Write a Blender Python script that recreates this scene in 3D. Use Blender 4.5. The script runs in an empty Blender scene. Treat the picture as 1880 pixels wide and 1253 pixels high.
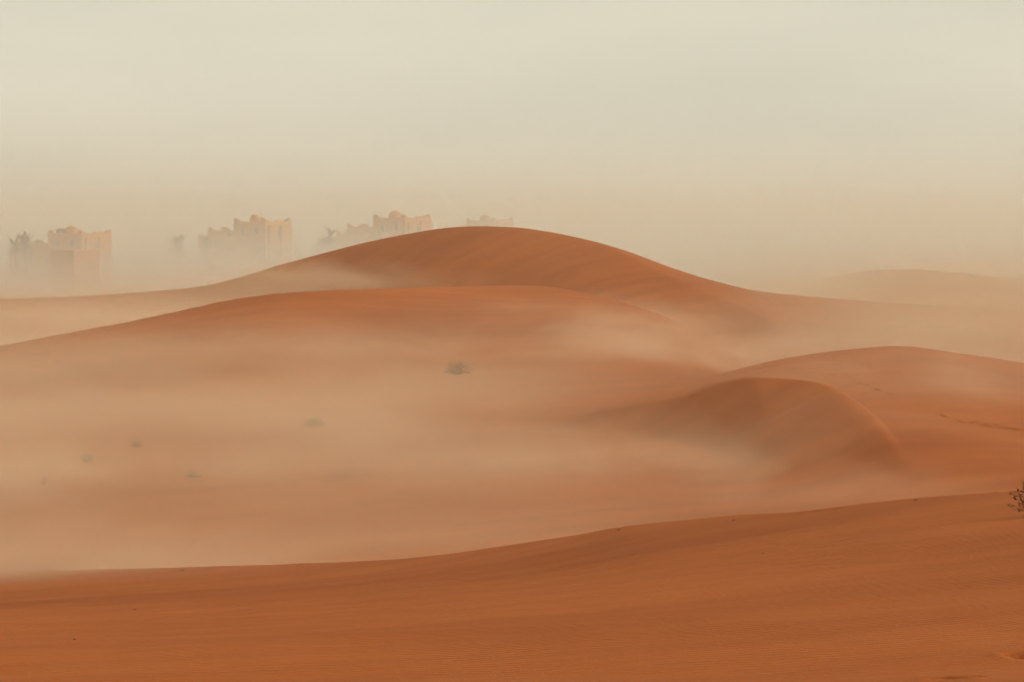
import bpy, bmesh, math, random
import numpy as np
from mathutils import Vector, Matrix

# ------------------------------------------------------------------ camera
F_PX = 4439.0          # focal length in pixels of the 1880 px wide photograph (85 mm lens)
CAM_Z = 10.5           # eye height above the desert floor
PITCH = math.atan(226.5 / F_PX)
scene = bpy.context.scene
COL = scene.collection
cam_data = bpy.data.cameras.new('camera')
cam_data.lens = 85.0
cam_data.sensor_width = 36.0
cam_data.clip_start = 0.1
cam_data.clip_end = 6000
camera = bpy.data.objects.new('camera', cam_data)
camera.location = (0, 0, CAM_Z)
camera.rotation_euler = (math.pi / 2 - PITCH, 0, 0)
COL.objects.link(camera)
scene.camera = camera

# ------------------------------------------------------------------ sky and sun
SUN_EL, SUN_AZ = math.radians(27), math.radians(80)      # azimuth clockwise from +Y: from the right
world = bpy.data.worlds.new('World')
scene.world = world
world.use_nodes = True
wn, wl = world.node_tree.nodes, world.node_tree.links
wn.clear()
w_out = wn.new('ShaderNodeOutputWorld')
w_bg = wn.new('ShaderNodeBackground')
w_bg.inputs['Strength'].default_value = 0.1
sky = wn.new('ShaderNodeTexSky')
sky.sky_type = 'NISHITA'
sky.sun_disc = False
sky.sun_elevation = SUN_EL
sky.sun_rotation = SUN_AZ
sky.dust_density = 5.0
sky.air_density = 1.0
w_tc = wn.new('ShaderNodeTexCoord')
w_map = wn.new('ShaderNodeMapping')
w_map.inputs['Scale'].default_value = (2.6, 2.6, 11.0)
w_map.inputs['Location'].default_value = (1.3, 0.4, 0.75)
w_noise = wn.new('ShaderNodeTexNoise')
w_noise.inputs['Scale'].default_value = 1.6
w_noise.inputs['Detail'].default_value = 3.0
w_noise.inputs['Roughness'].default_value = 0.5
w_ramp = wn.new('ShaderNodeValToRGB')                    # thin veil of high cloud
w_ramp.color_ramp.elements[0].position = 0.32
w_ramp.color_ramp.elements[0].color = (7.05, 6.8, 5.5, 1)
w_ramp.color_ramp.elements[1].position = 0.68
w_ramp.color_ramp.elements[1].color = (8.05, 7.55, 6.05, 1)
w_mix = wn.new('ShaderNodeMix')
w_mix.data_type = 'RGBA'
w_mix.inputs['Factor'].default_value = 0.93
wl.new(w_tc.outputs['Generated'], w_map.inputs['Vector'])
wl.new(w_map.outputs['Vector'], w_noise.inputs['Vector'])
wl.new(w_noise.outputs['Fac'], w_ramp.inputs['Fac'])
wl.new(sky.outputs['Color'], w_mix.inputs['A'])
wl.new(w_ramp.outputs['Color'], w_mix.inputs['B'])
wl.new(w_mix.outputs['Result'], w_bg.inputs['Color'])
wl.new(w_bg.outputs['Background'], w_out.inputs['Surface'])

sun_data = bpy.data.lights.new('sun', 'SUN')
sun_data.energy = 2.5
sun_data.angle = math.radians(6)
sun_data.color = (1.0, 0.86, 0.66)
sun = bpy.data.objects.new('sun', sun_data)
sdir = Vector((math.cos(SUN_EL) * math.sin(SUN_AZ), math.cos(SUN_EL) * math.cos(SUN_AZ), math.sin(SUN_EL)))
sun.rotation_euler = sdir.to_track_quat('Z', 'Y').to_euler()
sun.location = (60, 60, 60)
COL.objects.link(sun)

scene.view_settings.view_transform = 'Standard'
scene.view_settings.look = 'None'
scene.view_settings.exposure = 0.0
scene.view_settings.gamma = 1.0
scene.view_settings.use_curve_mapping = False
scene.render.engine = 'CYCLES'
cy = scene.cycles
cy.use_denoising = True
try:
    cy.denoiser = 'OPENIMAGEDENOISE'
except Exception:
    pass
cy.use_adaptive_sampling = True
cy.adaptive_threshold = 0.06
cy.adaptive_min_samples = 10
cy.max_bounces = 4
cy.diffuse_bounces = 2
cy.volume_bounces = 2
cy.transparent_max_bounces = 8
cy.volume_step_rate = 1.6
cy.volume_max_steps = 256

rng = np.random.default_rng(7)
random.seed(11)


# ------------------------------------------------------------------ helpers
def at(px, py, Y):
    """The point at ground distance Y seen at a pixel of the 1880 x 1253 photograph."""
    u, v = (px - 940.0) / F_PX, -(py - 626.5) / F_PX
    cp, sp = math.cos(PITCH), math.sin(PITCH)
    dy, dz = cp + v * sp, -sp + v * cp
    return (u / dy * Y, Y, CAM_Z + dz / dy * Y)


def pchip(xk, yk, x):
    xk, yk = np.asarray(xk, float), np.asarray(yk, float)
    h = np.diff(xk)
    d = np.diff(yk) / h
    m = np.zeros_like(yk)
    same = d[:-1] * d[1:] > 0
    w1, w2 = 2 * h[1:] + h[:-1], h[1:] + 2 * h[:-1]
    with np.errstate(divide='ignore', invalid='ignore'):
        m[1:-1] = np.where(same, (w1 + w2) / (w1 / d[:-1] + w2 / d[1:]), 0)
    m[0], m[-1] = d[0], d[-1]
    x = np.clip(x, xk[0], xk[-1])
    i = np.clip(np.searchsorted(xk, x) - 1, 0, len(h) - 1)
    t = (x - xk[i]) / h[i]
    t2, t3 = t * t, t * t * t
    return ((2 * t3 - 3 * t2 + 1) * yk[i] + (t3 - 2 * t2 + t) * h[i] * m[i]
            + (-2 * t3 + 3 * t2) * yk[i + 1] + (t3 - t2) * h[i] * m[i + 1])


def smax(a, b, k):
    h = np.clip(0.5 + 0.5 * (a - b) / k, 0, 1)
    return b + (a - b) * h + k * h * (1 - h)


def sstep(a, b, x):
    t = np.clip((x - a) / (b - a), 0, 1)
    return t * t * (3 - 2 * t)


_perm = rng.random((256, 256))


def vnoise(x, y):
    xi, yi = np.floor(x).astype(int), np.floor(y).astype(int)
    fx, fy = x - xi, y - yi
    fx, fy = fx * fx * (3 - 2 * fx), fy * fy * (3 - 2 * fy)
    g = lambda a, b: _perm[a & 255, b & 255]
    return ((g(xi, yi) * (1 - fx) + g(xi + 1, yi) * fx) * (1 - fy)
            + (g(xi, yi + 1) * (1 - fx) + g(xi + 1, yi + 1) * fx) * fy) - 0.5


def poly_dist(x, y, pts):
    """Signed distance to an open polyline, positive on its right-hand side."""
    best = np.full(x.shape, 1e9)
    sign = np.ones(x.shape)
    for (ax, ay), (bx, by) in zip(pts[:-1], pts[1:]):
        ex, ey = bx - ax, by - ay
        L2 = ex * ex + ey * ey
        t = np.clip(((x - ax) * ex + (y - ay) * ey) / L2, 0, 1)
        dx, dy = x - (ax + t * ex), y - (ay + t * ey)
        d = np.sqrt(dx * dx + dy * dy)
        s = np.where(ex * dy - ey * dx <= 0, 1.0, -1.0)
        m = d < best
        best = np.where(m, d, best)
        sign = np.where(m, s, sign)
    return best * sign


def skew(pts):
    return [(p, q, Y * (1 + 0.00008 * min(600, max(-200, 880 - p)))) for p, q, Y in pts]


def densify(pts, n=10):
    p = np.asarray(pts, float)
    t = np.concatenate([[0], np.cumsum(np.hypot(*np.diff(p, axis=0).T))])
    tt = np.linspace(0, t[-1], (len(p) - 1) * n + 1)
    return list(zip(pchip(t, p[:, 0], tt), pchip(t, p[:, 1], tt)))


# ------------------------------------------------------------------ the dunes as one height field
FLOOR = 0.0
A_CREST = [at(*p) for p in [(-900, 1100, 74), (-300, 1075, 70), (0, 1056, 66), (380, 1044, 60), (620, 1035, 56), (840, 1017, 52),
                            (1000, 996, 50), (1150, 971, 48), (1350, 949, 47), (1500, 938, 46), (1700, 915, 46),
                            (1880, 902, 46), (2300, 860, 48), (2900, 850, 50)]]
B_RIDGE = [at(*p) for p in [(620, 815, 120), (800, 795, 121), (900, 780, 122), (1040, 752, 124), (1180, 730, 125), (1260, 714, 126),
                            (1320, 697, 127), (1390, 677, 130), (1460, 660, 134), (1560, 645, 139), (1650, 638, 145),
                            (1750, 648, 149), (1880, 668, 152), (2100, 720, 156), (2400, 740, 160)]]
B_LIP = [at(*p) for p in [(560, 815, 121), (900, 783, 119.5), (1040, 764, 118), (1180, 742, 116.5), (1260, 727, 115.5), (1320, 705, 114.5),
                          (1390, 693, 113), (1440, 696, 112), (1510, 706, 110), (1560, 728, 107.5), (1600, 760, 105)]]
B_BRINK = [p[:2] for p in B_LIP[:-1]] + [at(1590, 770, 100)[:2], at(1612, 830, 92)[:2], at(1640, 900, 80)[:2]]
C_RIDGE = [at(*p) for p in [(-700, 740, 155), (-300, 690, 162), (0, 635, 168), (120, 612, 170), (250, 588, 172), (330, 571, 174),
                            (420, 552, 176), (520, 539, 178), (600, 534, 181), (700, 530, 186), (850, 526, 194), (1000, 528, 200),
                            (1100, 545, 200), (1200, 575, 196), (1300, 620, 190), (1500, 670, 185), (1800, 680, 185)]]
D_RIDGE = [at(*p) for p in skew([(-900, 575, 270), (-300, 560, 270), (0, 552, 270), (150, 545, 268), (300, 534, 266), (380, 524, 264), (430, 512, 263),
                            (520, 485, 262), (600, 464, 262), (680, 444, 262), (760, 428, 262), (820, 419, 262), (880, 416, 262),
                            (940, 418, 262), (1000, 425, 262), (1080, 441, 262), (1150, 461, 262), (1220, 487, 262), (1300, 513, 262),
                            (1400, 536, 261), (1500, 546, 260), (1620, 556, 260), (1900, 572, 262), (2400, 590, 262)])]
D_BRINK = [at(*p)[:2] for p in skew([(-300, 560, 268), (0, 552, 268), (300, 534, 265), (520, 485, 261.5), (760, 428, 261.5), (940, 418, 261.5),
                                (1050, 434, 260), (1130, 463, 255), (1200, 493, 249), (1300, 533, 240), (1400, 575, 228), (1480, 640, 205)])]
E_RIDGE = [at(*p) for p in [(1250, 560, 330), (1380, 543, 330), (1440, 535, 330), (1500, 522, 330), (1560, 506, 330), (1620, 496, 330),
                            (1680, 495, 330), (1760, 501, 330), (1880, 512, 330), (2200, 530, 330), (2600, 560, 330)]]
B_BRINK, D_BRINK = densify(B_BRINK, 5), densify(D_BRINK, 4)


def ridge(x, y, pts, lf, lb, pf, pb, out=60.0):
    p = np.asarray(pts)
    yc = pchip(p[:, 0], p[:, 1], x)
    zc = pchip(p[:, 0], p[:, 2], x)
    d = y - yc
    f = np.exp(-np.power(np.maximum(-d, 0) / lf, pf))
    b = np.exp(-np.power(np.maximum(d, 0) / lb, pb))
    fade = 1 - sstep(0, out, np.maximum(p[0, 0] - x, x - p[-1, 0]))
    return FLOOR - 0.6 + (zc - FLOOR + 0.6) * f * b * fade


def height(x, y):
    x, y = np.asarray(x, float), np.asarray(y, float)
    fl = FLOOR + 0.5 * vnoise(x / 34 + 9, y / 41 + 3) + 0.12 * vnoise(x / 11, y / 13)
    far = np.hypot(x, y)
    fl = fl + 3.0 * vnoise(x / 150, y / 90) * sstep(430, 700, far)
    # the dune the camera stands on
    p = np.asarray(A_CREST)
    yc = pchip(p[:, 0], p[:, 1], x)
    zc = pchip(p[:, 0], p[:, 2], x)
    zn = CAM_Z - 1.75 - 0.004 * x
    z22 = CAM_Z - 4.15 + 0.012 * x
    s = np.clip(y / 22, 0, 1)
    near = zn + (z22 - zn) * (0.55 * s + 0.45 * s * s)
    t = np.clip((y - 22) / (yc - 22), 0, 1)
    m0 = (z22 - zn) / 22 * 1.45 * (yc - 22) * 0.5
    m1 = -0.085 * (yc - 22)
    mid = ((2 * t**3 - 3 * t**2 + 1) * z22 + (t**3 - 2 * t**2 + t) * m0 + (-2 * t**3 + 3 * t**2) * zc + (t**3 - t**2) * m1)
    d = np.maximum(y - yc, 0)
    lee = 0.085 * d + np.minimum(0.03 * d * d, 0.42 * d) * (0.25 + 0.75 * sstep(-16, -2, x))
    za = np.where(y < 22, near, mid) - lee
    za = np.where(y < 0, zn - 0.0006 * y * y, za)
    und = (0.16 * vnoise(x / 9 + 0.5 * y / 9, y / 5 - 0.25 * x / 5) + 0.06 * vnoise(x / 3.1 + 7, y / 1.7 - 0.3 * x) + 0.03 * vnoise(x / 0.8, y / 1.1)) * sstep(2, 14, y)
    za = za + und * (1 - 0.6 * sstep(-6, 0, y - yc))
    z = smax(za, fl, 0.5)
    # far left and far right ends of things behind the camera stay plain
    zb = ridge(x, y, B_RIDGE, 29 + 17 * sstep(6, 20, x), 22, 2.2, 1.7)
    sd = poly_dist(x, y, B_BRINK)
    zb = smax(zb, ridge(x, y, B_LIP, 16, 13, 2.0, 2.0, 14.0), 0.25)
    sdb = np.maximum(sd, 0)
    wd = 0.3 + 6.5 * sstep(109, 98, y)
    sd = np.where(sd > 0, np.sqrt(sdb * sdb + wd * wd) - wd + 0.15, sd)
    zb = zb - np.where(sd > 0, (0.20 * np.maximum(sd - 0.15, 0) + 0.62 * (1 - np.exp(-np.maximum(sd - 0.15, 0) / 3.0))), 0) * (0.15 + 0.85 * sstep(86, 109, y))
    zb = zb + 0.10 * vnoise(x / 6, y / 5)
    zcr = ridge(x, y, C_RIDGE, 30.0 + 22 * sstep(-14, 6, x), 12.0 + 55 * sstep(-19, -6, x), 1.15, 1.4) + 0.25 * vnoise(x / 17 + 4, y / 15) + 0.06 * vnoise(x / 5 + 4, y / 4)
    zd = ridge(x, y, D_RIDGE, 42.0, 30.0, 1.8, 1.8)
    sd = poly_dist(x, y, D_BRINK)
    zd = zd - np.where(sd > 0, 0.31 * np.maximum(sd - 0.2, 0), 0) + 0.08 * vnoise(x / 8, y / 6)
    ze = ridge(x, y, E_RIDGE, 45.0, 40.0, 1.8, 1.8)
    for zz, k in ((zb, 0.5), (zcr, 0.8), (zd, 0.8), (ze, 0.8)):
        z = smax(z, zz, k)
    return z


def ground_hit(px, py, y0=14.0, y1=460.0):
    """Where the line of sight through a pixel of the photograph meets the sand."""
    ys = np.arange(y0, y1, 0.1)
    P = np.array([at(px, py, Y) for Y in (1.0, 2.0)])
    k = P[1] - P[0]
    xs, zs = k[0] * ys, CAM_Z + k[2] * ys
    under = np.nonzero(height(xs, ys) >= zs)[0]
    i = under[0] if len(under) else len(ys) - 1
    return Vector((xs[i], ys[i], gz(xs[i], ys[i])))


# footprints: a hollow with a pushed-up rim, pressed into the sand (pixel, size)
STEPS = [(1725, 763, 1.1), (1734, 766, 1.0), (1757, 772, 1.1), (1763, 776, 1.2), (1779, 777, 1.2), (1788, 775, 1.1), (1800, 781, 1.3),
         (1808, 779, 1.1), (1816, 785, 1.3), (1823, 780, 1.1), (1831, 787, 1.3), (1838, 783, 1.1), (1846, 789, 1.2), (1857, 788, 1.3),
         (1863, 791, 1.1), (1875, 791, 1.3),
         (1541, 650, 0.9), (1535, 656, 1.0), (1529, 662, 0.9), (1538, 664, 1.0), (1532, 680, 1.1), (1529, 690, 1.0), (1520, 688, 0.9),
         (1548, 687, 0.9), (1556, 694, 1.1), (1562, 700, 1.0), (1575, 705, 1.2), (1589, 708, 1.1), (1602, 715, 1.2), (1609, 717, 1.1),
         (1630, 724, 1.1), (1562, 649, 0.8), (1573, 654, 1.0), (1575, 660, 0.9), (1578, 668, 1.0), (1590, 672, 1.3), (1598, 677, 1.2),
         (1484, 941, 0.8), (1496, 940, 0.7), (1530, 937, 0.8), (1662, 922, 1.0), (1672, 921, 0.8), (1702, 918, 0.9), (1716, 916, 0.7),
         (1790, 910, 0.8), (1845, 906, 1.1), (1853, 906, 0.9),
         (1872, 1206, 1.0), (1737, 1249, 1.0), (1790, 1243, 0.6)]


def press_footprints(X, Y, Z):
    for px, py, s in STEPS:
        p = ground_hit(px, py)
        m = np.nonzero((np.abs(X - p.x) < 1.2) & (np.abs(Y - p.y) < 1.2))[0]
        a = random.uniform(-0.5, 0.5)
        dx, dy = X[m] - p.x, Y[m] - p.y
        u, v = dx * math.cos(a) + dy * math.sin(a), -dx * math.sin(a) + dy * math.cos(a)
        s *= 1.1 if p.y > 90 else 1.0
        r = np.sqrt((u / (0.17 * s)) ** 2 + (v / (0.22 * s)) ** 2)
        Z[m] += s * (-0.13 * np.exp(-(r / 0.8) ** 4) + 0.022 * np.exp(-((r - 1.35) / 0.35) ** 2))
    return Z


def gz(x, y):
    return float(height(np.array([x]), np.array([y]))[0])


# ------------------------------------------------------------------ materials
def new_mat(name):
    m = bpy.data.materials.new(name)
    m.use_nodes = True
    nt = m.node_tree
    return m, nt.nodes, nt.links, nt.nodes['Principled BSDF']


def plain(name, rgb, rough=0.9, var=0.25, scale=3.0, bump=0.0):
    m, n, l, b = new_mat(name)
    tc = n.new('ShaderNodeTexCoord')
    no = n.new('ShaderNodeTexNoise')
    no.inputs['Scale'].default_value = scale
    no.inputs['Detail'].default_value = 4
    l.new(tc.outputs['Object'], no.inputs['Vector'])
    mx = n.new('ShaderNodeMix')
    mx.data_type = 'RGBA'
    mx.inputs['A'].default_value = (*[c * (1 - var) for c in rgb], 1)
    mx.inputs['B'].default_value = (*[min(1, c * (1 + var)) for c in rgb], 1)
    l.new(no.outputs['Fac'], mx.inputs['Factor'])
    l.new(mx.outputs['Result'], b.inputs['Base Color'])
    b.inputs['Roughness'].default_value = rough
    b.inputs['Specular IOR Level'].default_value = 0.15
    if bump:
        bp = n.new('ShaderNodeBump')
        bp.inputs['Strength'].default_value = bump
        bp.inputs['Distance'].default_value = 0.05
        l.new(no.outputs['Fac'], bp.inputs['Height'])
        l.new(bp.outputs['Normal'], b.inputs['Normal'])
    return m


def math_node(n, l, op, a, b=None, clamp=False):
    nd = n.new('ShaderNodeMath')
    nd.operation = op
    nd.use_clamp = clamp
    for i, v in enumerate((a, b)):
        if v is None:
            continue
        if isinstance(v, (int, float)):
            nd.inputs[i].default_value = v
        else:
            l.new(v, nd.inputs[i])
    return nd.outputs[0]


def sand_material():
    m, n, l, b = new_mat('sand')
    geo = n.new('ShaderNodeNewGeometry')
    pos = geo.outputs['Position']

    def noise(scale, detail, vec, rough=0.5):
        no = n.new('ShaderNodeTexNoise')
        no.inputs['Scale'].default_value = scale
        no.inputs['Detail'].default_value = detail
        no.inputs['Roughness'].default_value = rough
        l.new(vec, no.inputs['Vector'])
        return no.outputs['Fac']

    def mapped(scale, rot=0.0):
        mp = n.new('ShaderNodeMapping')
        mp.vector_type = 'TEXTURE'                        # turn first, then stretch
        mp.inputs['Scale'].default_value = [1.0 / c for c in scale]
        mp.inputs['Rotation'].default_value = (0, 0, rot)
        l.new(pos, mp.inputs['Vector'])
        return mp.outputs['Vector']
    streak = noise(1.0, 4, mapped((0.09, 0.62, 0.3), 0.6))
    patch = noise(0.05, 3, pos)
    grain = noise(38.0, 3, pos)
    tot = math_node(n, l, 'ADD', math_node(n, l, 'MULTIPLY', streak, 0.5), math_node(n, l, 'MULTIPLY', patch, 0.5))
    ramp = n.new('ShaderNodeValToRGB')
    ramp.color_ramp.elements[0].position = 0.36
    ramp.color_ramp.elements[0].color = (0.272, 0.069, 0.0140, 1)
    ramp.color_ramp.elements[1].position = 0.64
    ramp.color_ramp.elements[1].color = (0.372, 0.104, 0.0225, 1)
    l.new(tot, ramp.inputs['Fac'])
    gm = n.new('ShaderNodeMix')
    gm.data_type = 'RGBA'
    gm.blend_type = 'MULTIPLY'
    gm.inputs['Factor'].default_value = 0.35
    l.new(ramp.outputs['Color'], gm.inputs['A'])
    gr = n.new('ShaderNodeMapRange')
    gr.inputs['From Min'].default_value = 0.3
    gr.inputs['From Max'].default_value = 0.7
    gr.inputs['To Min'].default_value = 0.6
    gr.inputs['To Max'].default_value = 1.3
    l.new(grain, gr.inputs['Value'])
    l.new(gr.outputs['Result'], gm.inputs['B'])
    l.new(gm.outputs['Result'], b.inputs['Base Color'])
    b.inputs['Roughness'].default_value = 0.95
    b.inputs['Specular IOR Level'].default_value = 0.1
    # wind ripples, crests roughly across the view
    wave = n.new('ShaderNodeTexWave')
    wave.wave_type = 'BANDS'
    wave.bands_direction = 'Y'
    wave.inputs['Scale'].default_value = 0.314 * 7.2 / 2.0 * 2.0
    wave.inputs['Distortion'].default_value = 5.0
    wave.inputs['Detail'].default_value = 2.0
    wave.inputs['Detail Scale'].default_value = 0.45
    l.new(mapped((1, 1, 1), 0.4), wave.inputs['Vector'])
    mask = n.new('ShaderNodeMapRange')
    mask.inputs['From Min'].default_value = 0.42
    mask.inputs['From Max'].default_value = 0.62
    mask.inputs['To Min'].default_value = 0.3
    mask.inputs['To Max'].default_value = 1.0
    l.new(noise(0.12, 2, mapped((0.5, 1, 1), 0.2)), mask.inputs['Value'])
    rip = math_node(n, l, 'MULTIPLY', wave.outputs['Fac'], mask.outputs['Result'])
    near = n.new('ShaderNodeMapRange')                    # only the dune underfoot is rippled
    near.inputs['From Min'].default_value = 62
    near.inputs['From Max'].default_value = 30
    sp = n.new('ShaderNodeSeparateXYZ')
    l.new(pos, sp.inputs[0])
    l.new(sp.outputs['Y'], near.inputs['Value'])
    rip = math_node(n, l, 'MULTIPLY', rip, near.outputs['Result'])
    rough = math_node(n, l, 'ADD', math_node(n, l, 'MULTIPLY', near.outputs['Result'], 0.8), 0.2)
    low = noise(1.0, 4, mapped((0.30, 1.7, 0.6), 0.5))
    bp1 = n.new('ShaderNodeBump')
    bp1.inputs['Strength'].default_value = 0.8
    bp1.inputs['Distance'].default_value = 0.14
    l.new(math_node(n, l, 'MULTIPLY', low, rough), bp1.inputs['Height'])
    bp2 = n.new('ShaderNodeBump')
    bp2.inputs['Strength'].default_value = 1.0
    bp2.inputs['Distance'].default_value = 0.04
    l.new(rip, bp2.inputs['Height'])
    l.new(bp1.outputs['Normal'], bp2.inputs['Normal'])
    l.new(bp2.outputs['Normal'], b.inputs['Normal'])
    return m


M_SAND = sand_material()
M_MUD = plain('mud_plaster', (0.55, 0.275, 0.115), 0.95, 0.18, 0.8, 0.4)
M_MUD_TRIM = plain('mud_plaster_pale', (0.60, 0.32, 0.15), 0.95, 0.12, 1.5, 0.3)
M_WINDOW = plain('window_dark', (0.16, 0.10, 0.07), 0.3, 0.1)
M_FRAME = plain('window_frame_pale', (0.62, 0.42, 0.28), 0.6, 0.05)
M_METAL = plain('antenna_metal', (0.10, 0.10, 0.10), 0.5, 0.1)
M_TRUNK = plain('palm_bark', (0.12, 0.085, 0.055), 0.95, 0.3, 6)
M_LEAF = plain('palm_leaf', (0.10, 0.095, 0.035), 0.8, 0.3, 2)
M_LEAF2 = plain('tree_leaf', (0.09, 0.09, 0.035), 0.8, 0.35, 2)
M_TWIG = plain('dry_twig', (0.13, 0.075, 0.04), 0.95, 0.35, 4)
M_SCRUB = plain('scrub_leaf', (0.13, 0.078, 0.042), 0.9, 0.35, 5)
M_DARKSCRUB = plain('dark_twig', (0.055, 0.028, 0.016), 0.95, 0.35, 5)
M_PEBBLE = plain('pebble_stone', (0.13, 0.06, 0.035), 0.9, 0.3, 9)


# ------------------------------------------------------------------ mesh helpers
def link_mesh(name, verts, faces, mat, parent=None, smooth=False):
    me = bpy.data.meshes.new(name)
    me.from_pydata([tuple(v) for v in verts], [], faces)
    me.update()
    if smooth:
        me.polygons.foreach_set('use_smooth', [True] * len(me.polygons))
    me.materials.append(mat)
    o = bpy.data.objects.new(name, me)
    COL.objects.link(o)
    if parent:
        o.parent = parent
    return o


def empty(name, loc, rz=0.0, scale=1.0):
    o = bpy.data.objects.new(name, None)
    o.location = loc
    o.rotation_euler = (0, 0, rz)
    o.scale = (scale,) * 3
    o.empty_display_size = 0.5
    COL.objects.link(o)
    return o


def tag(o, label=None, cat=None, group=None, kind=None):
    for k, v in (('label', label), ('category', cat), ('group', group), ('kind', kind)):
        if v:
            o[k] = v
    return o


class MB:
    def __init__(self):
        self.v, self.f = [], []

    def add(self, vs, fs):
        n = len(self.v)
        self.v += [tuple(v) for v in vs]
        self.f += [tuple(i + n for i in f) for f in fs]

    def box(self, x0, x1, y0, y1, z0, z1, taper=0.0):
        t = taper
        self.add([(x0, y0, z0), (x1, y0, z0), (x1, y1, z0), (x0, y1, z0),
                  (x0 + t, y0 + t, z1), (x1 - t, y0 + t, z1), (x1 - t, y1 - t, z1), (x0 + t, y1 - t, z1)],
                 [(0, 3, 2, 1), (4, 5, 6, 7), (0, 1, 5, 4), (1, 2, 6, 5), (2, 3, 7, 6), (3, 0, 4, 7)])

    def tube(self, pts, radii, seg=5):
        pts = [Vector(p) for p in pts]
        rings = []
        for i, p in enumerate(pts):
            d = (pts[min(i + 1, len(pts) - 1)] - pts[max(i - 1, 0)]).normalized()
            a = d.orthogonal().normalized()
            b = d.cross(a)
            rings.append([p + (a * math.cos(2 * math.pi * k / seg) + b * math.sin(2 * math.pi * k / seg)) * radii[i] for k in range(seg)])
        vs = [v for r in rings for v in r]
        fs = []
        for i in range(len(pts) - 1):
            for k in range(seg):
                fs.append((i * seg + k, i * seg + (k + 1) % seg, (i + 1) * seg + (k + 1) % seg, (i + 1) * seg + k))
        fs.append(tuple(reversed(range(seg))))
        fs.append(tuple((len(pts) - 1) * seg + k for k in range(seg)))
        self.add(vs, fs)

    def build(self, name, mat, parent=None, smooth=False):
        return link_mesh(name, self.v, self.f, mat, parent, smooth)


# ------------------------------------------------------------------ ground sheet (polar grid, finest inside the view)
def build_ground():
    fine = np.radians(np.linspace(-15, 15, 620))
    left = np.radians(-np.concatenate([15 + 0.06 * np.cumsum(np.linspace(1, 60, 50)), []]))
    left = left[left > -math.pi + 0.02][::-1]
    az = np.concatenate([left, fine, -left[::-1]])
    r = np.concatenate([[1.0, 3.0, 5.0, 8.0], np.geomspace(11, 97, 480), np.arange(97.15, 147, 0.15), np.geomspace(147.5, 330, 170), np.geomspace(335, 1500, 80)])
    A, Rr = np.meshgrid(az, r)
    X, Y = Rr * np.sin(A), Rr * np.cos(A)
    Z = press_footprints(X.ravel(), Y.ravel(), height(X.ravel(), Y.ravel()))
    V = np.stack([X.ravel(), Y.ravel(), Z], 1)
    na, nr = len(az), len(r)
    V = np.concatenate([V, [[0, 0, gz(0, 0)]]])
    i, j = np.meshgrid(np.arange(nr - 1), np.arange(na), indexing='ij')
    j2 = (j + 1) % na
    Q = np.stack([i * na + j, i * na + j2, (i + 1) * na + j2, (i + 1) * na + j], -1).reshape(-1, 4)
    Q = Q[:, ::-1]
    jj = np.arange(na)
    T = np.stack([np.full(na, nr * na), (jj + 1) % na, jj], -1)
    me = bpy.data.meshes.new('sand_dunes')
    me.vertices.add(len(V))
    me.vertices.foreach_set('co', V.astype(np.float32).ravel())
    me.loops.add(Q.size + T.size)
    me.loops.foreach_set('vertex_index', np.concatenate([Q.ravel(), T.ravel()]).astype(np.int32))
    me.polygons.add(len(Q) + len(T))
    starts = np.concatenate([np.arange(len(Q)) * 4, Q.size + np.arange(len(T)) * 3])
    me.polygons.foreach_set('loop_start', starts.astype(np.int32))
    me.polygons.foreach_set('use_smooth', np.ones(len(Q) + len(T), bool))
    me.update(calc_edges=True)
    me.validate()
    me.materials.append(M_SAND)
    o = bpy.data.objects.new('sand_dunes', me)
    COL.objects.link(o)
    tag(o, kind='structure')
    return o


GROUND = build_ground()


# ------------------------------------------------------------------ air: even haze and low banks of drifting dust
def volume_box(name, lo, hi, mat):
    c = [(a + b) / 2 for a, b in zip(lo, hi)]
    h = [(b - a) / 2 for a, b in zip(lo, hi)]
    mb = MB()
    mb.box(-1, 1, -1, 1, -1, 1)
    o = mb.build(name, mat)
    o.location, o.scale = c, h
    tag(o, kind='stuff')
    return o


def haze_material(name, rgb, density, aniso=0.1):
    m = bpy.data.materials.new(name)
    m.use_nodes = True
    n, l = m.node_tree.nodes, m.node_tree.links
    n.clear()
    out = n.new('ShaderNodeOutputMaterial')
    v = n.new('ShaderNodeVolumePrincipled')
    v.inputs['Color'].default_value = (*rgb, 1)
    v.inputs['Density'].default_value = density
    v.inputs['Anisotropy'].default_value = aniso
    l.new(v.outputs['Volume'], out.inputs['Volume'])
    return m, n, l, v


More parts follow.
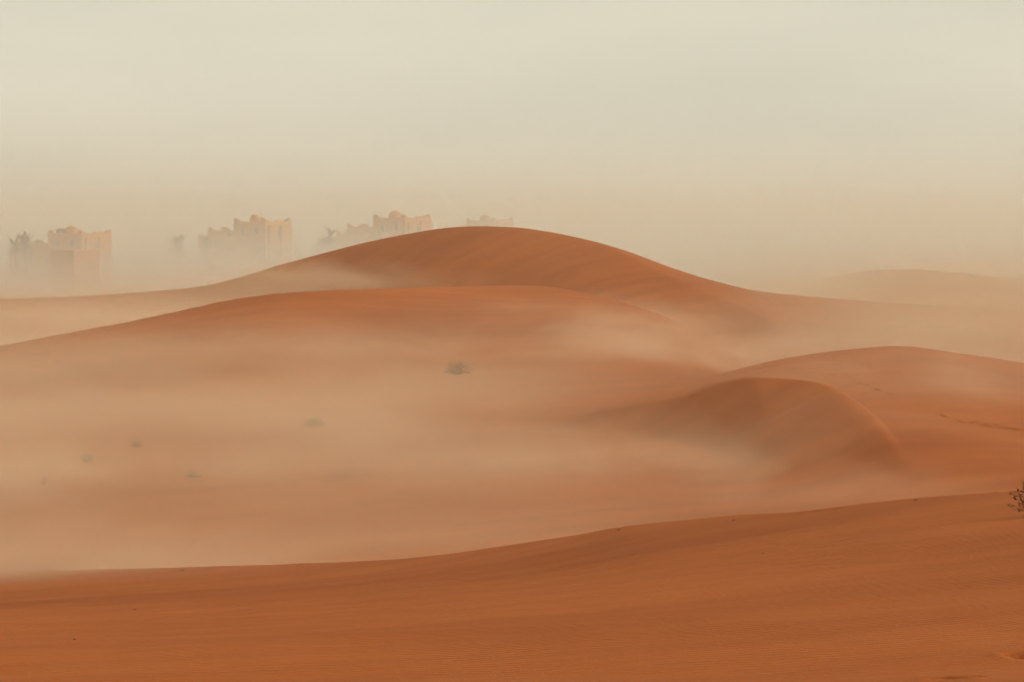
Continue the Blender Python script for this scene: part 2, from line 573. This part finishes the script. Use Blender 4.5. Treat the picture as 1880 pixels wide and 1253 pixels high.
def dust_material(name, rgb, dens, zf, H, edges, nscale, nlo, nhi, tail=None, seed=0.0, tilt=(0, 0), detail=1.5, nmin=0.0, warp=0.0, ball=False, lean=0.0):
    """Dust that thins out with height, to nothing towards the sides of its box, and in billows."""
    m, n, l, v = haze_material(name, rgb, dens)
    geo = n.new('ShaderNodeNewGeometry')
    sep = n.new('ShaderNodeSeparateXYZ')
    l.new(geo.outputs['Position'], sep.inputs[0])
    tc = n.new('ShaderNodeTexCoord')
    osep = n.new('ShaderNodeSeparateXYZ')
    l.new(tc.outputs['Object'], osep.inputs[0])
    zrel = math_node(n, l, 'SUBTRACT', sep.outputs['Z'], zf)
    if tilt[0]:
        up = math_node(n, l, 'MULTIPLY', math_node(n, l, 'MAXIMUM', math_node(n, l, 'SUBTRACT', sep.outputs['Y'], tilt[1]), 0.0), tilt[0])
        zrel = math_node(n, l, 'SUBTRACT', zrel, up)
    zrel = math_node(n, l, 'MAXIMUM', zrel, 0.0)
    fall = math_node(n, l, 'EXPONENT', math_node(n, l, 'MULTIPLY', zrel, -1.0 / H))
    if tail:
        fall2 = math_node(n, l, 'MULTIPLY', math_node(n, l, 'EXPONENT', math_node(n, l, 'MULTIPLY', zrel, -1.0 / tail[1])), tail[0])
    no = n.new('ShaderNodeTexNoise')
    no.inputs['Scale'].default_value = 1.0
    no.inputs['Detail'].default_value = detail
    no.inputs['Roughness'].default_value = 0.55
    no.inputs['Distortion'].default_value = warp
    mp = n.new('ShaderNodeMapping')
    mp.inputs['Scale'].default_value = nscale
    mp.inputs['Location'].default_value = (seed, seed * 0.7, 0)
    if lean:                                              # billows that lean with the wind: turn first, then stretch
        mp.vector_type = 'TEXTURE'
        mp.inputs['Scale'].default_value = [1.0 / c for c in nscale]
        mp.inputs['Rotation'].default_value = (0, lean, 0.5)
        mp.inputs['Location'].default_value = (seed * 23, seed * 17, 0)
    l.new(geo.outputs['Position'], mp.inputs['Vector'])
    l.new(mp.outputs['Vector'], no.inputs['Vector'])
    mr = n.new('ShaderNodeMapRange')
    mr.interpolation_type = 'SMOOTHSTEP'
    mr.inputs['From Min'].default_value = nlo
    mr.inputs['From Max'].default_value = nhi
    mr.inputs['To Min'].default_value = nmin
    l.new(no.outputs['Fac'], mr.inputs['Value'])
    d = math_node(n, l, 'MULTIPLY', fall, mr.outputs['Result'])
    if tail:
        d = math_node(n, l, 'ADD', d, fall2)
    for axis, e in zip('XYZ', edges):
        if e is None:
            continue
        er = n.new('ShaderNodeMapRange')
        er.interpolation_type = 'SMOOTHSTEP'
        er.inputs['From Min'].default_value = 1.0
        er.inputs['From Max'].default_value = e
        src = osep.outputs[axis]
        src = math_node(n, l, 'ABSOLUTE', src) if axis != 'Z' else src
        l.new(src, er.inputs['Value'])
        d = math_node(n, l, 'MULTIPLY', d, er.outputs['Result'])
    if ball:
        ln = n.new('ShaderNodeVectorMath')
        ln.operation = 'LENGTH'
        l.new(tc.outputs['Object'], ln.inputs[0])
        br = n.new('ShaderNodeMapRange')
        br.interpolation_type = 'SMOOTHSTEP'
        br.inputs['From Min'].default_value = 1.0
        br.inputs['From Max'].default_value = 0.15
        l.new(ln.outputs['Value'], br.inputs['Value'])
        d = math_node(n, l, 'MULTIPLY', br.outputs['Result'], mr.outputs['Result'])
    l.new(math_node(n, l, 'MULTIPLY', d, dens), v.inputs['Density'])
    return m


def set_step(m, rate):
    try:
        m.cycles.volume_step_rate = rate
    except Exception:
        pass


PALE = (0.835, 0.825, 0.765)
TAN = (0.87, 0.73, 0.545)
zmin = min(v.co.z for v in GROUND.data.vertices)
volume_box('haze', (-1600, -1600, zmin - 1.0), (1600, 1600, CAM_Z + 4), haze_material('haze_air', (0.92, 0.80, 0.62), 0.0005)[0])
BANKS = [
    # name, lo, hi, colour, density, floor z, scale height, edge fades, noise scale, lo, hi, options, step rate
    ('far_dust', (-420, 274, -3), (420, 1300, 70), PALE, 0.125, 0.0, 3.55, (0.8, 0.9, 0.5), (0.012, 0.010, 0.03), 0.25, 0.70, dict(tail=(0.029, 16.0), nmin=0.35), 0.30),
    ('valley_mist', (-88, 50, -1), (12, 190, 6), TAN, 0.135, 0.0, 1.25, (0.6, 0.85, 0.1), (0.030, 0.034, 0.10), 0.37, 0.64, dict(nmin=0.25, tilt=(0.018, 132), detail=3.0, warp=0.7), 0.35),
    ('hollow_mist', (-95, 184, -1), (-3, 262, 7), TAN, 0.05, 0.0, 2.3, (0.75, 0.7, 0.2), (0.03, 0.03, 0.12), 0.35, 0.7, dict(nmin=0.15, seed=5.0), 0.5),
    ('flank_mist', (12, 136, -1), (140, 330, 9), (0.80, 0.69, 0.52), 0.055, 0.0, 2.6, (0.6, 0.75, 0.2), (0.03, 0.03, 0.12), 0.3, 0.7, dict(nmin=0.3, seed=9.0), 0.5),
]
for nm, lo, hi, rgb, dens, zf, H, ed, ns, nlo, nhi, opt, step in BANKS:
    mt = dust_material(nm + '_air', rgb, dens, zf, H, ed, ns, nlo, nhi, **opt)
    set_step(mt, step)
    volume_box(nm, lo, hi, mt)
# separate puffs of dust drifting over the slopes: pixel and distance of the middle, half sizes, density
PUFFS = [(1020, 600, 176, 17, 17, 2.6, 0.050), (560, 505, 238, 16, 13, 2.4, 0.055), (800, 520, 222, 12, 10, 1.5, 0.022),
         (430, 655, 160, 13, 13, 2.2, 0.080), (1270, 640, 152, 14, 16, 2.4, 0.110), (1130, 870, 97, 11, 8, 1.7, 0.070),
         (1180, 570, 204, 11, 10, 2.4, 0.060), (1240, 850, 97, 13, 9, 2.2, 0.040), (120, 735, 138, 15, 13, 2.2, 0.090),
         (1480, 890, 86, 9, 8, 1.4, 0.055), (700, 640, 158, 13, 12, 2.0, 0.050), (190, 850, 97, 12, 8, 1.9, 0.100),
         (60, 1045, 66, 15, 9, 1.5, 0.110), (300, 690, 150, 22, 16, 3.0, 0.045), (930, 640, 174, 20, 12, 2.6, 0.040), (1600, 640, 158, 15, 9, 1.6, 0.060), (1700, 690, 118, 16, 14, 2.4, 0.050), (1400, 790, 100, 15, 9, 2.8, 0.032)]
for i, (px, py, Y, hx, hy, hz, dens) in enumerate(PUFFS):
    x, y, z = at(px, py, Y)
    mt = dust_material('drifting_dust_air', TAN, dens, 0.0, 1.0, (None, None, None), (1.1 / hx, 1.2 / hy, 0.5 / hz), 0.37, 0.68,
                       detail=3.0, seed=3.1 * i + 1, warp=1.0, ball=True, lean=0.22 if i % 3 else -0.18)
    set_step(mt, 0.7)
    bm = bmesh.new()
    bmesh.ops.create_icosphere(bm, subdivisions=3, radius=1.0)
    me = bpy.data.meshes.new('drifting_dust')
    bm.to_mesh(me)
    bm.free()
    me.materials.append(mt)
    o = bpy.data.objects.new('drifting_dust', me)
    o.location, o.scale = (x, y, z), (hx, hy, hz)
    COL.objects.link(o)
    tag(o, kind='stuff')


# ------------------------------------------------------------------ adobe houses beyond the big dune
def horn(mb, cx, cy, sx, sy, z, h=0.5, run=0.85, th=0.36):
    """A raised corner: two wedges that climb along the parapet to the corner."""
    prof = [(0, h), (0.30, h), (0.46, h * 0.6), (0.64, h * 0.28), (run, 0.0)]
    for axis in (0, 1):
        vs, fs = [], []
        for t, hh in prof:
            a0 = (0 if axis == 0 else th + 0.004) + t * (1 if axis == 0 else 0.95)
            for off in (0, th):
                x, y = (a0, off) if axis == 0 else (off, a0)
                vs.append((cx + sx * x, cy + sy * y, z))
                vs.append((cx + sx * x, cy + sy * y, z + hh + 0.02))
        for i in range(len(prof) - 1):
            b, c = i * 4, i * 4 + 4
            fs += [(b, c, c + 1, b + 1), (b + 2, b + 3, c + 3, c + 2), (b + 1, c + 1, c + 3, b + 3), (b, b + 2, c + 2, c)]
        n = (len(prof) - 1) * 4
        fs += [(0, 1, 3, 2), (n, n + 2, n + 3, n + 1)]
        mb.add(vs, fs)


def block(parent, x0, x1, y0, y1, z0, z1, horns=True, name='wall'):
    mb = MB()
    mb.box(x0, x1, y0, y1, z0, z1 - 0.5, 0.0)
    w = mb.build(name, M_MUD, parent)
    mb = MB()
    t = 0.36
    e = 0.05
    mb.box(x0 - e, x1 + e, y0 - e, y0 + t, z1 - 0.5, z1)
    mb.box(x0 - e, x1 + e, y1 - t, y1 + e, z1 - 0.5, z1)
    mb.box(x0 - e, x0 + t, y0 + t, y1 - t, z1 - 0.5, z1)
    mb.box(x1 - t, x1 + e, y0 + t, y1 - t, z1 - 0.5, z1)
    mb.build('parapet', M_MUD_TRIM, w)
    if horns:
        for cx, cy, sx, sy in ((x0, y0, 1, 1), (x1, y0, -1, 1), (x0, y1, 1, -1), (x1, y1, -1, -1)):
            hb = MB()
            horn(hb, cx, cy, sx, sy, z1 + 0.002)
            hb.build('corner_horn', M_MUD, w)
    return w


def window(parent, face, a, z, w, h, at_):
    """A framed window standing 6 cm proud of a wall; face 'x' looks to -x at x = at_, face 'y' to -y at y = at_."""
    fr, pn, sl = MB(), MB(), MB()
    t = 0.12

    def bx(m, a0, a1, z0, z1, d0, d1):
        if face == 'x':
            m.box(at_ - d1, at_ - d0, a0, a1, z0, z1)
        else:
            m.box(a0, a1, at_ - d1, at_ - d0, z0, z1)
    bx(fr, a - w / 2 - t, a - w / 2, z, z + h, 0.0, 0.08)
    bx(fr, a + w / 2, a + w / 2 + t, z, z + h, 0.0, 0.08)
    bx(fr, a - w / 2 - t, a + w / 2 + t, z + h, z + h + t, 0.0, 0.08)
    bx(sl, a - w / 2 - t - 0.06, a + w / 2 + t + 0.06, z - t, z, 0.0, 0.14)
    bx(pn, a - w / 2, a + w / 2, z, z + h, 0.0, 0.02)
    p = pn.build('window', M_WINDOW, parent)
    fr.build('frame', M_FRAME, p)
    sl.build('sill', M_FRAME, p)
    return p


def house(px, roof_py, Y, scale, rz, label, antenna=False, wings=True, turret=True):
    x, y, zr = at(px, roof_py, Y)
    g = gz(x, y)
    base = min(g, gz(x - 6, y), gz(x + 4, y)) - 0.4
    root = empty('adobe_house', (x, y, base), rz, scale)
    R = (zr - base) / scale                              # roof line above the base, in house units
    S = 3.3
    main = block(root, -S, S, -S, S, 0, R)
    # pilasters and a raised middle bay on the sunny face
    for a0, a1, top in ((-2.55, -0.75, R - 0.7), (0.45, 3.2, R - 0.55)):
        mb = MB()
        mb.box(a0, a1, -S - 0.32, -S, 0.0, top)
        mb.build('pilaster', M_MUD, main)
    mb = MB()
    mb.box(-0.3, 1.5, -S - 0.05, -S + 0.38, R + 0.002, R + 0.3)
    mb.build('parapet_step', M_MUD_TRIM, main)
    mb = MB()
    mb.box(-S - 0.1, -S - 0.002, -S, S, R - 3.0, R - 2.8)
    mb.box(-S - 0.1, -S - 0.002, -S, S, R - 3.5, R - 3.38)
    mb.build('string_course', M_MUD_TRIM, main)
    window(main, 'x', -1.5, R - 2.05, 0.85, 1.05, -S)
    window(main, 'x', 1.4, R - 2.05, 0.7, 0.95, -S)
    window(main, 'y', -0.15, R - 2.3, 0.6, 0.9, -S)
    if turret:                                            # rounded stair head
        mb = MB()
        prof = [(0.92, -0.4), (0.95, 0.15), (0.92, 0.55), (0.80, 0.85), (0.55, 1.05), (0.25, 1.13), (0.05, 1.15)]
        seg = 14
        vs = [(-2.2 + r * math.cos(2 * math.pi * k / seg), -0.35 + r * math.sin(2 * math.pi * k / seg), R + h) for r, h in prof for k in range(seg)]
        fs = [(i * seg + k, i * seg + (k + 1) % seg, (i + 1) * seg + (k + 1) % seg, (i + 1) * seg + k) for i in range(len(prof) - 1) for k in range(seg)]
        fs.append(tuple((len(prof) - 1) * seg + k for k in range(seg)))
        mb.add(vs, fs)
        mb.build('stair_turret', M_MUD, root, True)
    if wings:
        w1 = block(root, -5.0, -1.4, S + 0.004, 7.4, 0, R - 1.5)
        window(w1, 'x', 5.4, R - 4.2, 0.7, 0.9, -5.0)
        block(root, -4.6, -1.8, 7.404, 10.0, 0, R - 2.7)
        w3 = block(root, -6.0, -S - 0.004, -0.6, S - 0.004, 0, R - 2.4, False, 'terrace')
        window(w3, 'x', 1.2, R - 4.7, 0.7, 1.0, -6.0)
    mb = MB()                                             # plank door low in the shaded face
    mb.box(-S - 0.06, -S - 0.002, -2.6, -1.6, 0.3, 2.5)
    mb.build('door', M_WINDOW, main)
    if antenna:
        mb = MB()
        mb.tube([(-1.35, -0.9, R - 0.45), (-1.35, -0.9, R + 1.8)], [0.06, 0.045], 6)
        mb.box(-1.75, -0.95, -0.92, -0.88, R + 1.35, R + 1.40)
        mb.box(-1.65, -1.05, -0.92, -0.88, R + 1.60, R + 1.64)
        mb.build('antenna', M_METAL, root)
    tag(root, label, 'house', 'adobe houses in the fog')
    return root


R45 = math.radians(56)
house(146, 429, 366, 1.00, R45 + 0.05, 'hazy adobe house at far left behind the small flat roofed outbuilding')
house(482, 407, 398, 1.00, R45, 'clearest adobe house with a thin antenna on its roof', antenna=True)
house(738, 400, 415, 1.06, R45 - 0.04, 'pale adobe house just left of the big dune top')
house(899, 405, 478, 1.00, R45 + 0.02, 'faintest adobe house, only its roofline showing over the dune crest')

# the flat roofed outbuilding in front of the leftmost house
ox, oy, oz = at(141, 459, 342)
og = gz(ox, oy) - 0.4
ob = empty('outbuilding', (ox, oy, og), math.radians(52))
oh = oz - og
mb = MB(); mb.box(-2.55, 2.2, -2.2, 2.55, 0, oh - 0.25); obw = mb.build('wall', M_MUD, ob)
mb = MB(); mb.box(-2.75, 2.4, -2.4, 2.75, oh - 0.246, oh); mb.build('roof', M_MUD_TRIM, ob)
mb = MB(); mb.box(-2.60, -2.552, -0.4, 0.6, 0.4, 2.3); mb.build('door', M_WINDOW, obw)
window(obw, 'y', 0.3, 1.6, 0.8, 0.8, -2.2)
tag(ob, 'small square mud outbuilding with flat overhanging roof in the fog', 'outbuilding')


# ------------------------------------------------------------------ palms and trees by the houses
def palm(px, py, Y, trunk_h, frond, n, label, seed):
    r = random.Random(seed)
    x, y, zt = at(px, py, Y)
    base = gz(x, y) - 0.1
    h = max(zt - base, trunk_h)
    root = empty('palm_tree', (x, y, base))
    mb = MB()
    k = 7
    mb.tube([(0.15 * math.sin(i * 0.5), 0.1 * math.sin(i * 0.8), h * i / k) for i in range(k + 1)],
            [0.24 - 0.01 * i + (0.03 if i % 2 else 0) for i in range(k + 1)], 8)
    mb.build('trunk', M_TRUNK, root, True)
    tip = Vector((0.15 * math.sin(k * 0.5), 0.1 * math.sin(k * 0.8), h))
    for q in range(n):
        a = 2 * math.pi * q / n * 2.4 + r.uniform(-0.3, 0.3)
        up = r.uniform(-0.45, 1.35)
        L = frond * r.uniform(0.8, 1.1)
        d = Vector((math.cos(a) * math.cos(up), math.sin(a) * math.cos(up), math.sin(up)))
        pts, p = [], tip.copy()
        for i in range(9):
            pts.append(p.copy())
            p = p + d * (L / 8)
            d = (d + Vector((0, 0, -0.11))).normalized()
        mb = MB()
        mb.tube(pts, [0.03 - 0.003 * i for i in range(9)], 3)
        side = d.cross(Vector((0, 0, 1))).normalized()
        for i in range(1, 9):
            for sgn in (-1, 1):
                for sub in (0.0, 0.5):
                    b = pts[i] - (pts[i] - pts[i - 1]) * sub
                    fw = (pts[i] - pts[i - 1]).normalized()
                    ll = L * 0.26 * math.sin(math.pi * (i + 0.6) / 10)
                    e = b + side * sgn * ll * 0.8 + fw * ll * 0.55 + Vector((0, 0, -0.12 * ll))
                    mb.add([b, b + fw * 0.19, e], [(0, 1, 2)])
        mb.build('frond', M_LEAF, root)
    tag(root, label, 'palm tree', 'palms and trees beside the houses')
    return root


def leafy_tree(px, py_top, Y, w, h, label, seed):
    """Crown of leaf clumps about w wide and h high below the pixel, on a forked trunk."""
    r = random.Random(seed)
    x, y, zt = at(px, py_top, Y)
    base = gz(x, y) - 0.1
    H = zt - base
    root = empty('desert_tree', (x, y, base))
    tr, cr = MB(), MB()
    c0 = Vector((0, 0, H - h * 0.55))
    tr.tube([(0, 0, 0), (0.1, 0.05, (H - h) * 0.5), (0, 0, max(H - h, 0.3))], [0.2, 0.16, 0.13], 7)
    clumps = []
    for q in range(13):
        a, e = r.uniform(0, 6.28), r.uniform(-0.5, 1.4)
        p = c0 + Vector((math.cos(a) * math.cos(e) * w * 0.36, math.sin(a) * math.cos(e) * w * 0.36, math.sin(e) * h * 0.36))
        clumps.append((p, r.uniform(0.18, 0.30) * w * 0.8))
        tr.tube([(0, 0, max(H - h, 0.3)), tuple((Vector((0, 0, H - h)) + p) / 2 + Vector((0, 0, 0.1))), tuple(p)], [0.09, 0.06, 0.02], 4)
    for p, rad in clumps:
        for _ in range(85):
            d = Vector((r.gauss(0, 1), r.gauss(0, 1), r.gauss(0, 0.8))).normalized() * rad * r.uniform(0.45, 1.1)
            c = p + d
            u = Vector((r.gauss(0, 1), r.gauss(0, 1), r.gauss(0, 1))).normalized()
            v = u.orthogonal().normalized()
            s = r.uniform(0.08, 0.17)
            cr.add([c + u * s, c + v * s * 0.5, c - u * s, c - v * s * 0.5], [(0, 1, 2, 3)])
    tr.build('trunk', M_TRUNK, root)
    cr.build('crown', M_LEAF2, root)
    tag(root, label, 'tree', 'palms and trees beside the houses')
    return root


palm(28, 457, 362, 1.0, 1.9, 26, 'low palm tuft at the far left edge, farther from the wall', 1)
palm(46, 451, 364, 1.0, 2.0, 26, 'low palm tuft at far left, next to the house wing', 2)
palm(328, 457, 394, 1.0, 2.5, 34, 'spiky palm standing alone in the fog left of the antenna house', 3)
palm(378, 446, 392, 1.0, 1.5, 20, 'small palm against the lowest wing of the antenna house', 4)
leafy_tree(594, 434, 396, 3.6, 4.2, 'broad faint tree at the left flank of the big dune', 5)
palm(607, 436, 402, 1.0, 2.0, 20, 'faint palm rising behind the broad tree by the dune', 6)
leafy_tree(111, 415, 374, 2.4, 3.2, 'tree showing behind the roof of the leftmost house', 7)


# ------------------------------------------------------------------ scrub on the sand
def shrub(px, py, w_px, h_px, n, label, seed, twig=M_TWIG, leaf=M_SCRUB, lean=0.0, leaves=3, thick=0.006, twin=0.0, flat=0.0, pos=None):
    r = random.Random(seed)
    p = pos or ground_hit(px, py)
    k = p.y / F_PX
    W, H = w_px * k, h_px * k
    root = empty('desert_shrub', (p.x, p.y, p.z - 0.02))
    st, lf = MB(), MB()
    for q in range(n):
        a = r.uniform(0, 2 * math.pi)
        e = math.asin(min(1, r.uniform(0.02, 1.0) ** (0.9 + flat)))
        ox_ = (r.choice((-1, 1)) * twin * W * 0.5) if twin else 0.0
        ww = W * (1 - 0.5 * twin)
        L = r.uniform(0.55, 1.05)
        end = Vector((math.cos(a) * math.cos(e) * ww * 0.5 + ox_ + lean * H, math.sin(a) * math.cos(e) * ww * 0.45, math.sin(e) * H)) * 1.0
        end = Vector((ox_, 0, 0)) + (end - Vector((ox_, 0, 0))) * L
        st0 = Vector((ox_ + r.gauss(0, 0.06) * W, r.gauss(0, 0.06) * W, -0.03))
        mid = st0.lerp(end, 0.5) + Vector((r.gauss(0, 0.05) * W, r.gauss(0, 0.05) * W, 0.10 * H))
        q1 = st0.lerp(mid, 0.5) + Vector((0, 0, 0.04 * H))
        q2 = mid.lerp(end, 0.5) + Vector((r.gauss(0, 0.03) * W, 0, 0.03 * H))
        t = thick * W
        st.tube([st0, q1, mid, q2, end], [t, t * 0.85, t * 0.7, t * 0.5, t * 0.25], 3)
        for _ in range(2):
            b = mid.lerp(end, r.uniform(0, 0.8))
            e2 = b + Vector((r.gauss(0, 0.10) * W, r.gauss(0, 0.10) * W, abs(r.gauss(0.08, 0.08)) * H))
            st.tube([b, b.lerp(e2, 0.5) + Vector((0, 0, 0.01)), e2], [t * 0.5, t * 0.4, t * 0.2], 3)
            for _ in range(leaves):
                c = b.lerp(e2, r.uniform(0.2, 1.1))
                u = Vector((r.gauss(0, 1), r.gauss(0, 1), r.gauss(0.4, 1))).normalized()
                v = u.orthogonal().normalized()
                s = W * r.uniform(0.012, 0.024)
                lf.add([c + u * s * 1.6, c + v * s * 0.6, c - u * s * 1.6, c - v * s * 0.6], [(0, 1, 2, 3)])
    st.build('stems', twig, root)
    if leaves:
        lf.build('foliage', leaf, root)
    tag(root, label, 'shrub', 'dry shrubs on the sand')
    return root


shrub(840, 688, 64, 32, 60, 'dark round shrub in the middle of the picture on the sand slope', 21, leaves=1, thick=0.010)
shrub(574, 785, 58, 24, 70, 'wide low sparse shrub between the round shrub and the lower left cluster', 22, leaves=1, twin=0.25, thick=0.007)
shrub(250, 822, 38, 20, 40, 'small shrub topmost of the four at lower left', 23, leaves=1, thick=0.008)
shrub(160, 850, 44, 24, 50, 'rounded hazy shrub, widest of the cluster at lower left', 24, leaves=1, thick=0.008)
shrub(80, 891, 28, 21, 36, 'smallest shrub, nearest the left edge of the picture', 25, leaves=1, thick=0.009)
shrub(355, 877, 46, 16, 42, 'low flat hazy shrub, rightmost of the four at lower left', 26, leaves=1, flat=0.6, thick=0.008)
shrub(1896, 948, 98, 78, 42, 'dark bare thorny shrub cut by the right edge on the near crest', 27, twig=M_DARKSCRUB, leaf=M_DARKSCRUB, leaves=5, thick=0.007)


# ------------------------------------------------------------------ a few dark pebbles on the near sand
PEBBLES = [(155, 1021, 0.05, 'tiny dark pebble in the dusty sand beyond the left end of the near crest'),
           (335, 1049, 0.055, 'small dark pebble on the left end of the near crest'),
           (247, 1121, 0.03, 'tiny dark pebble on the lower left near sand, upper of two'),
           (136, 1176, 0.03, 'tiny dark pebble on the lower left near sand, lower of two'),
           (1137, 974, 0.05, 'dark pebble right on the near crest line, right of centre'),
           (1347, 957, 0.045, 'dark pebble just under the near crest, nearer the right shrub'),
           (1400, 1017, 0.03, 'tiny pebble alone on the open near sand at right')]
for i, (px, py, s, words) in enumerate(PEBBLES):
    p = ground_hit(px, py)
    s *= 0.6
    bm = bmesh.new()
    bmesh.ops.create_icosphere(bm, subdivisions=2, radius=1.0)
    r = random.Random(100 + i)
    for v in bm.verts:
        v.co = Vector((v.co.x * s * r.uniform(1.0, 1.3), v.co.y * s * r.uniform(0.8, 1.0), v.co.z * s * r.uniform(0.55, 0.75)))
    me = bpy.data.meshes.new('pebble')
    bm.to_mesh(me)
    bm.free()
    me.polygons.foreach_set('use_smooth', [True] * len(me.polygons))
    me.materials.append(M_PEBBLE)
    o = bpy.data.objects.new('pebble', me)
    o.location = (p.x, p.y, p.z + s * 0.35)
    COL.objects.link(o)
    tag(o, words, 'pebble', 'dark pebbles on the near sand')
